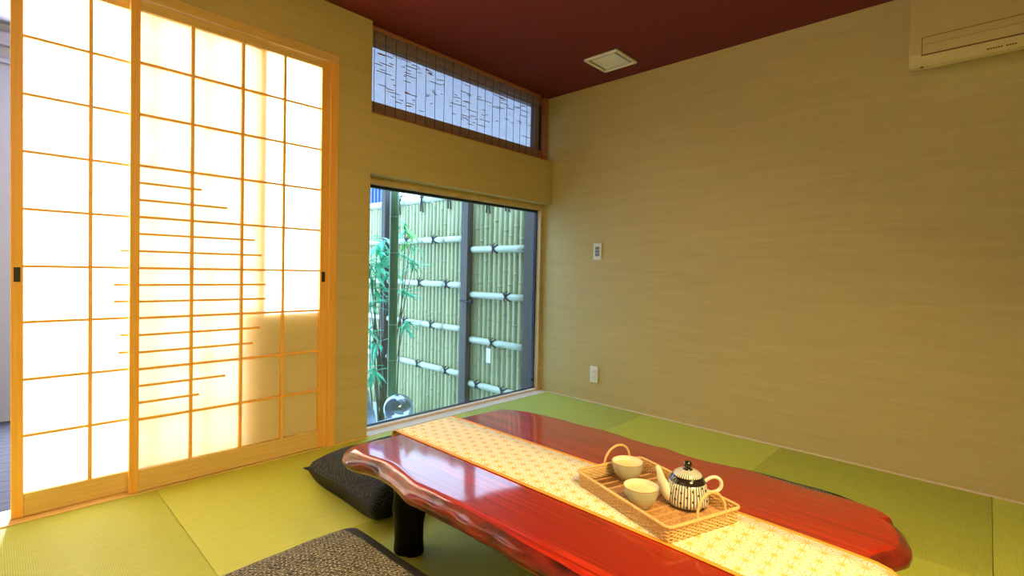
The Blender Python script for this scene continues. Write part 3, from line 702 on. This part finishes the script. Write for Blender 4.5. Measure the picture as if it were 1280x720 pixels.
cushion(-2.55, -1.325, 0.56, 0.56, 0.155, 0.03, 'cushion', 'charcoal patterned floor cushion in the foreground, cut off by the frame')
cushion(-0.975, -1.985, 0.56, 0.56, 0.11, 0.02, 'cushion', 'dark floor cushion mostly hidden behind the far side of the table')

# ================================================================ GARDEN
bx('ground', 'gravel', -1.65, 3.2, 0.15, 9, -0.90, -0.75, kind='structure')
FX = 0.30
fe = thing('bamboo_fence', (FX, 3.9, -0.75), 'long pale bamboo fence left of the dark gate post behind the window', 'fence')
ga = thing('bamboo_gate', (FX, 0.90, -0.75), 'pale bamboo gate panel right of the dark gate post behind the window', 'gate')
protos = []
def picket_mesh(seed, ztop):
    rd = random.Random(seed); mb = MB(); z = -0.75; prof = [(0.028, z)]; nz_ = z + rd.uniform(0.05, 0.45)
    while nz_ < ztop - 0.05:
        prof += [(0.0285, nz_ - 0.020), (0.0285, nz_ - 0.008), (0.0350, nz_ - 0.002), (0.0350, nz_ + 0.003), (0.0285, nz_ + 0.008), (0.0285, nz_ + 0.020)]; nz_ += rd.uniform(0.33, 0.50)
    prof.append((0.0285, ztop)); mb.lathe(prof, 10, (0, 0, 0)); return mb
for k in range(8): protos.append(picket_mesh(k, 1.74))
pm = []
def put_pickets(parent, ya, yb, pitch, seedo, ztop=None):
    y = ya; i = 0
    while y < yb:
        k = (i * 5 + seedo) % 8
        if k >= 0 and len(pm) <= 7 and not any(p[0] == k for p in pm):
            mb = protos[k]; o = mb.build('picket', 'bamboo', parent, True, origin=(0, 0, 0)); pm.append((k, o)); 
            WL[o] = Vector((FX, y, 0)); o.location = Vector((FX, y, 0)) - WL[parent]
        else:
            src = [p[1] for p in pm if p[0] == k][0]; share(src, 'picket', (FX + random.uniform(-.003, .003), y, random.uniform(-.01, .0)), parent)
        y += pitch * random.uniform(0.94, 1.06); i += 1
put_pickets(fe, 1.41, 6.6, 0.0650, 0)
put_pickets(ga, 0.53, 1.36, 0.0675, 3)
def rail(parent, ya, yb, z, r=0.033, name='rail', x=None):
    x = FX - 0.055 if x is None else x; pts = []; rs = []; y = ya
    while y < yb - 0.02:
        pts.append((x, y, z)); rs.append(r); y += 0.10
        if int(y * 10) % 4 == 0: pts += [(x, y - 0.024, z), (x, y - 0.010, z), (x, y, z), (x, y + 0.010, z), (x, y + 0.024, z)]; rs += [r, r, r * 1.10, r, r]
    pts.append((x, yb, z)); rs.append(r)
    MB().tube(pts, rs, 12).build(name, 'bamboo_rail', parent, True)
for z in (1.31, 0.825, 0.365, -0.105): rail(fe, 1.35, 2.785, z); rail(fe, 2.88, 6.6, z)
rail(fe, 1.38, 6.6, 1.785, 0.045, 'cap_rail', FX)
for z in (1.195, 0.735, 0.275, -0.175): rail(ga, 0.50, 1.24, z)
rail(ga, 0.50, 1.24, 1.70, 0.045, 'cap_rail', FX)
def tie(parent, y, z, cap=False):
    x = FX - 0.055 - 0.036; mb = MB(); s = 0.040
    if cap:
        mb.tube([(FX - 0.047, y - 0.03, z + 0.04), (FX - 0.052, y, z), (FX - 0.047, y + 0.02, z - 0.05), (FX - 0.04, y + 0.03, z - 0.14)], 0.008, 6)
        mb.tube([(FX - 0.047, y + 0.03, z + 0.04), (FX - 0.052, y + 0.005, z), (FX - 0.047, y - 0.01, z - 0.06), (FX - 0.04, y - 0.02, z - 0.15)], 0.007, 6)
        mb.tube([(FX - 0.03, y, z + 0.05), (FX, y + 0.01, z + 0.085), (FX + 0.03, y + 0.02, z + 0.09), (FX - 0.01, y + 0.05, z + 0.08), (FX - 0.045, y + 0.01, z + 0.02)], 0.007, 6)
    else:
        mb.tube([(x + 0.03, y - s, z + s), (x, y - s * .4, z + s * .5), (x - 0.006, y, z), (x, y + s * .4, z - s * .5), (x + 0.03, y + s, z - s)], 0.0065, 6)
        mb.tube([(x + 0.03, y + s, z + s), (x, y + s * .4, z + s * .5), (x - 0.006, y, z), (x, y - s * .4, z - s * .5), (x + 0.03, y - s, z - s)], 0.0065, 6)
        mb.tube([(x - 0.006, y, z), (x - 0.004, y + 0.02, z + 0.03), (x, y + 0.045, z + 0.05)], 0.005, 5)
        mb.tube([(x - 0.006, y, z), (x - 0.003, y - 0.012, z + 0.035), (x, y - 0.02, z + 0.06)], 0.005, 5)
    mb.build('rope_tie', 'rope', parent, True)
for y, z in ((1.86, 1.31), (2.37, 1.31), (2.11, 0.825), (1.62, 0.825), (2.40, 0.365), (1.88, 0.365), (2.12, -0.105), (1.61, -0.105)): tie(fe, y, z)
for y in (1.64, 2.14, 2.60): tie(fe, y, 1.785, True)
for y, z in ((0.90, 1.195), (0.72, 0.735), (0.90, 0.275), (1.11, -0.175), (0.74, -0.175)): tie(ga, y, z)
for y in (1.03, 0.76): tie(ga, y, 1.70, True)
bx('paper_tag', 'plastic', FX - 0.093, FX - 0.09, 0.905, 0.965, 0.08, 0.22, ga)
lt = MB(); lt.box(FX - 0.10, FX - 0.07, 1.20, 1.26, 0.64, 0.69); lt.tube([(FX - 0.09, 1.21, 0.665), (FX - 0.13, 1.22, 0.665), (FX - 0.13, 1.33, 0.668), (FX - 0.09, 1.34, 0.668)], 0.009, 8)
lt.build('latch', 'rope', ga)
tag(bx('gate_post', 'dark_wood', FX - 0.12, FX - 0.05, 1.245, 1.345, -0.75, 2.2, bevel=0.004), 'thick dark brown post between the bamboo fence and the gate panel', 'post')
tag(bx('fence_post', 'dark_wood', FX - 0.12, FX - 0.05, 2.79, 2.875, -0.75, 2.4, bevel=0.004), 'thin dark brown post behind the green bamboo pole', 'post')
tag(bx('gate_post', 'dark_wood', FX - 0.13, FX + 0.05, 0.16, 0.455, -0.75, 1.9, bevel=0.004), 'wide dark boarded post at the right edge of the picture window', 'post')
gp = thing('green_bamboo_pole', (-0.90, 0.90, -0.75), 'thick dark green bamboo pole standing in the garden close to the window', 'bamboo')
prof = [(0.036, 0)]; z = 0.12
while z < 2.4: prof += [(0.036, z - 0.03), (0.036, z - 0.010), (0.0385, z - 0.002), (0.034, z + 0.002), (0.036, z + 0.010), (0.036, z + 0.03)]; z += 0.29
prof.append((0.035, 2.5)); MB().lathe(prof, 20, (-0.90, 0.90, -0.75)).build('culm', 'green_bamboo', gp, True)
z = 0.12
while z < 2.4:
    MB().lathe([(0.0375, z - 0.003), (0.0392, z), (0.0375, z + 0.003)], 20, (-0.90, 0.90, -0.75)).build('node_ring', 'bamboo', gp, True); z += 0.29

# leafy plant: every leaf its own part
pl = thing('leafy_shrub', (-0.72, 1.25, -0.75), 'leafy green shrub with fans of narrow leaves around the green bamboo pole', 'shrub')
stems = MB()
tips = [(-0.85, 1.25, 1.16), (-0.89, 1.25, 0.92), (-0.67, 1.30, 0.92), (-0.56, 1.25, 1.35), (-0.50, 1.25, 1.22), (-0.46, 1.25, 1.04), (-0.61, 1.25, 0.77),
        (-0.86, 1.2, 0.33), (-0.79, 1.28, 1.23), (-0.93, 1.2, 0.68), (-0.52, 1.3, 0.48), (-0.90, 1.2, 0.12), (-0.82, 1.3, 0.80), (-0.95, 1.2, 1.02), (-0.75, 1.32, 1.05), (-0.9, 1.25, 0.45),
        (-0.62, 1.3, 1.12), (-0.80, 1.25, 0.98)]
def leaf_mesh(name, L, W, mat):
    mb = MB(); rows_ = [(0, 0.05), (0.2, 0.7), (0.45, 1.0), (0.75, 0.6), (1.0, 0.0)]; vs = []
    for t, w_ in rows_:
        z = -0.25 * L * t * t
        for s_ in (-1, 0, 1): vs.append((t * L, s_ * w_ * W / 2, z + (0.12 * W if s_ == 0 else 0) - 0.0))
    fs = []
    for i in range(4):
        for s_ in range(2): fs.append((i * 3 + s_, (i + 1) * 3 + s_, (i + 1) * 3 + s_ + 1, i * 3 + s_ + 1))
    k = len(vs); vs += [(a, b_, c - 0.0012) for a, b_, c in vs]; fs += [tuple(reversed([q + k for q in f])) for f in fs]
    return mb.add(vs, fs).build(name, mat, pl, False, origin=(0, 0, 0))
lf = [leaf_mesh('leaf', 0.15, 0.034, 'leaf'), leaf_mesh('leaf', 0.15, 0.05, 'leaf2')]
used = [False, False]
for ti, tp_ in enumerate(tips):
    tv = Vector(tp_); base = Vector((-0.72 + random.uniform(-.1, .1), 1.28, -0.75))
    stems.tube([base, base.lerp(tv, 0.5) + Vector((random.uniform(-.04, .04), 0.03, 0.08)), tv], [0.008, 0.006, 0.003], 5)
    big = ti in (3, 4)
    for q in range(8 if big else 12):
        s_ = 1 if big and q % 2 else 0
        if not used[s_]: o = lf[s_]; used[s_] = True; WL[o] = tv; o.location = tv - WL[pl]
        else: o = share(lf[s_], 'leaf', tv + Vector((random.uniform(-.03, .03), random.uniform(-.03, .03), random.uniform(-.03, .03))), pl)
        o.rotation_euler = (random.uniform(-.4, .4), random.uniform(-0.5, 0.9), random.uniform(0, 2 * math.pi))
        k = random.uniform(0.75, 1.25); o.scale = (k, k, k)
stems.build('stems', 'stem', pl, True)

# rocks, ornament, pale stones by the glass
def rock(c, r, seed, name, mat, label, cat='rock'):
    bm_ = bmesh.new(); bmesh.ops.create_icosphere(bm_, subdivisions=4, radius=1)
    for v in bm_.verts:
        d = 1 + 0.30 * noise.noise(v.co * 1.1 + Vector((seed, 0, 0))) + 0.12 * noise.noise(v.co * 3 + Vector((seed, 3, 0))) + 0.04 * noise.noise(v.co * 9)
        v.co = Vector((v.co.x * r[0] * d, v.co.y * r[1] * d, v.co.z * r[2] * d))
    me = bpy.data.meshes.new(name); bm_.to_mesh(me); bm_.free(); me.materials.append(MT[mat])
    o = bpy.data.objects.new(name, me); COL.objects.link(o); o.location = c; WL[o] = Vector(c); return tag(o, label, cat)
rock((-1.40, 0.55, -0.28), (0.13, 0.14, 0.50), 2, 'garden_rock', 'rock', 'tall blue-grey garden rock at the lower left corner of the window')
rock((-1.08, 0.52, -0.45), (0.14, 0.15, 0.31), 5, 'garden_rock', 'rock', 'low garden rock under the round glossy ornament')
bl_ = thing('garden_ornament', (-1.13, 0.45, -0.13), 'round glossy grey garden ball resting on a low rock', 'ornament')
MB().lathe([(0.105 * math.sin(math.pi * i / 24) + 0.0005, -0.105 * math.cos(math.pi * i / 24)) for i in range(25)], 40, (-1.13, 0.45, -0.02)).build('ball', 'ball', bl_, True)
rg = []
for i in range(40):
    th = 2 * math.pi * i / 40; rg.append((-1.13 - 0.060 * math.sin(0.6) + 0.070 * math.cos(th) * 0.8, 0.45 - 0.083, -0.02 + 0.02 + 0.050 * math.sin(th)))
tag(MB().tube([(-1.50, 0.30, -0.075), (-1.38, 0.29, -0.062), (-1.26, 0.28, -0.055), (-1.15, 0.27, -0.058)], [0.035, 0.034, 0.035, 0.034], 14).build('bamboo_spout', 'pale_tile', None, True), 'pale turquoise cut bamboo pipe lying just outside the glass', 'pipe')
tag(bx('garden_kerb', 'pale_tile', -0.86, 0.10, 0.17, 0.27, -0.75, -0.055, bevel=0.012), 'pale stone kerb running along the outside of the picture window', 'kerb')

# neighbouring house siding
sd = thing('neighbour_wall', (1.5, 6.2, -0.75), 'blue ribbed siding of a neighbouring building above the fence', 'building')
bx('wall_panel', 'siding', 1.55, 1.65, 4.95, 8.2, -0.75, 2.95, sd)
y = 4.95
while y < 8.2: bx('rib', 'siding', 1.51, 1.56, y, y + 0.05, -0.75, 2.95, sd, 0.004); y += 0.11

# ceiling fittings at the warm lights; the small one is added
MB().box(-3.17, -2.63, -3.77, -3.23, 2.375, 2.40).build('ceiling_lamp', 'plastic')
tag(MB().box(-2.06, -1.74, -3.06, -2.74, 2.375, 2.40).build('added_ceiling_light', 'plastic'), 'unseen square ceiling lamp added to brighten the table', 'lamp')
tag(bpy.data.objects['ceiling_lamp'], 'square white ceiling lamp behind the camera', 'lamp')
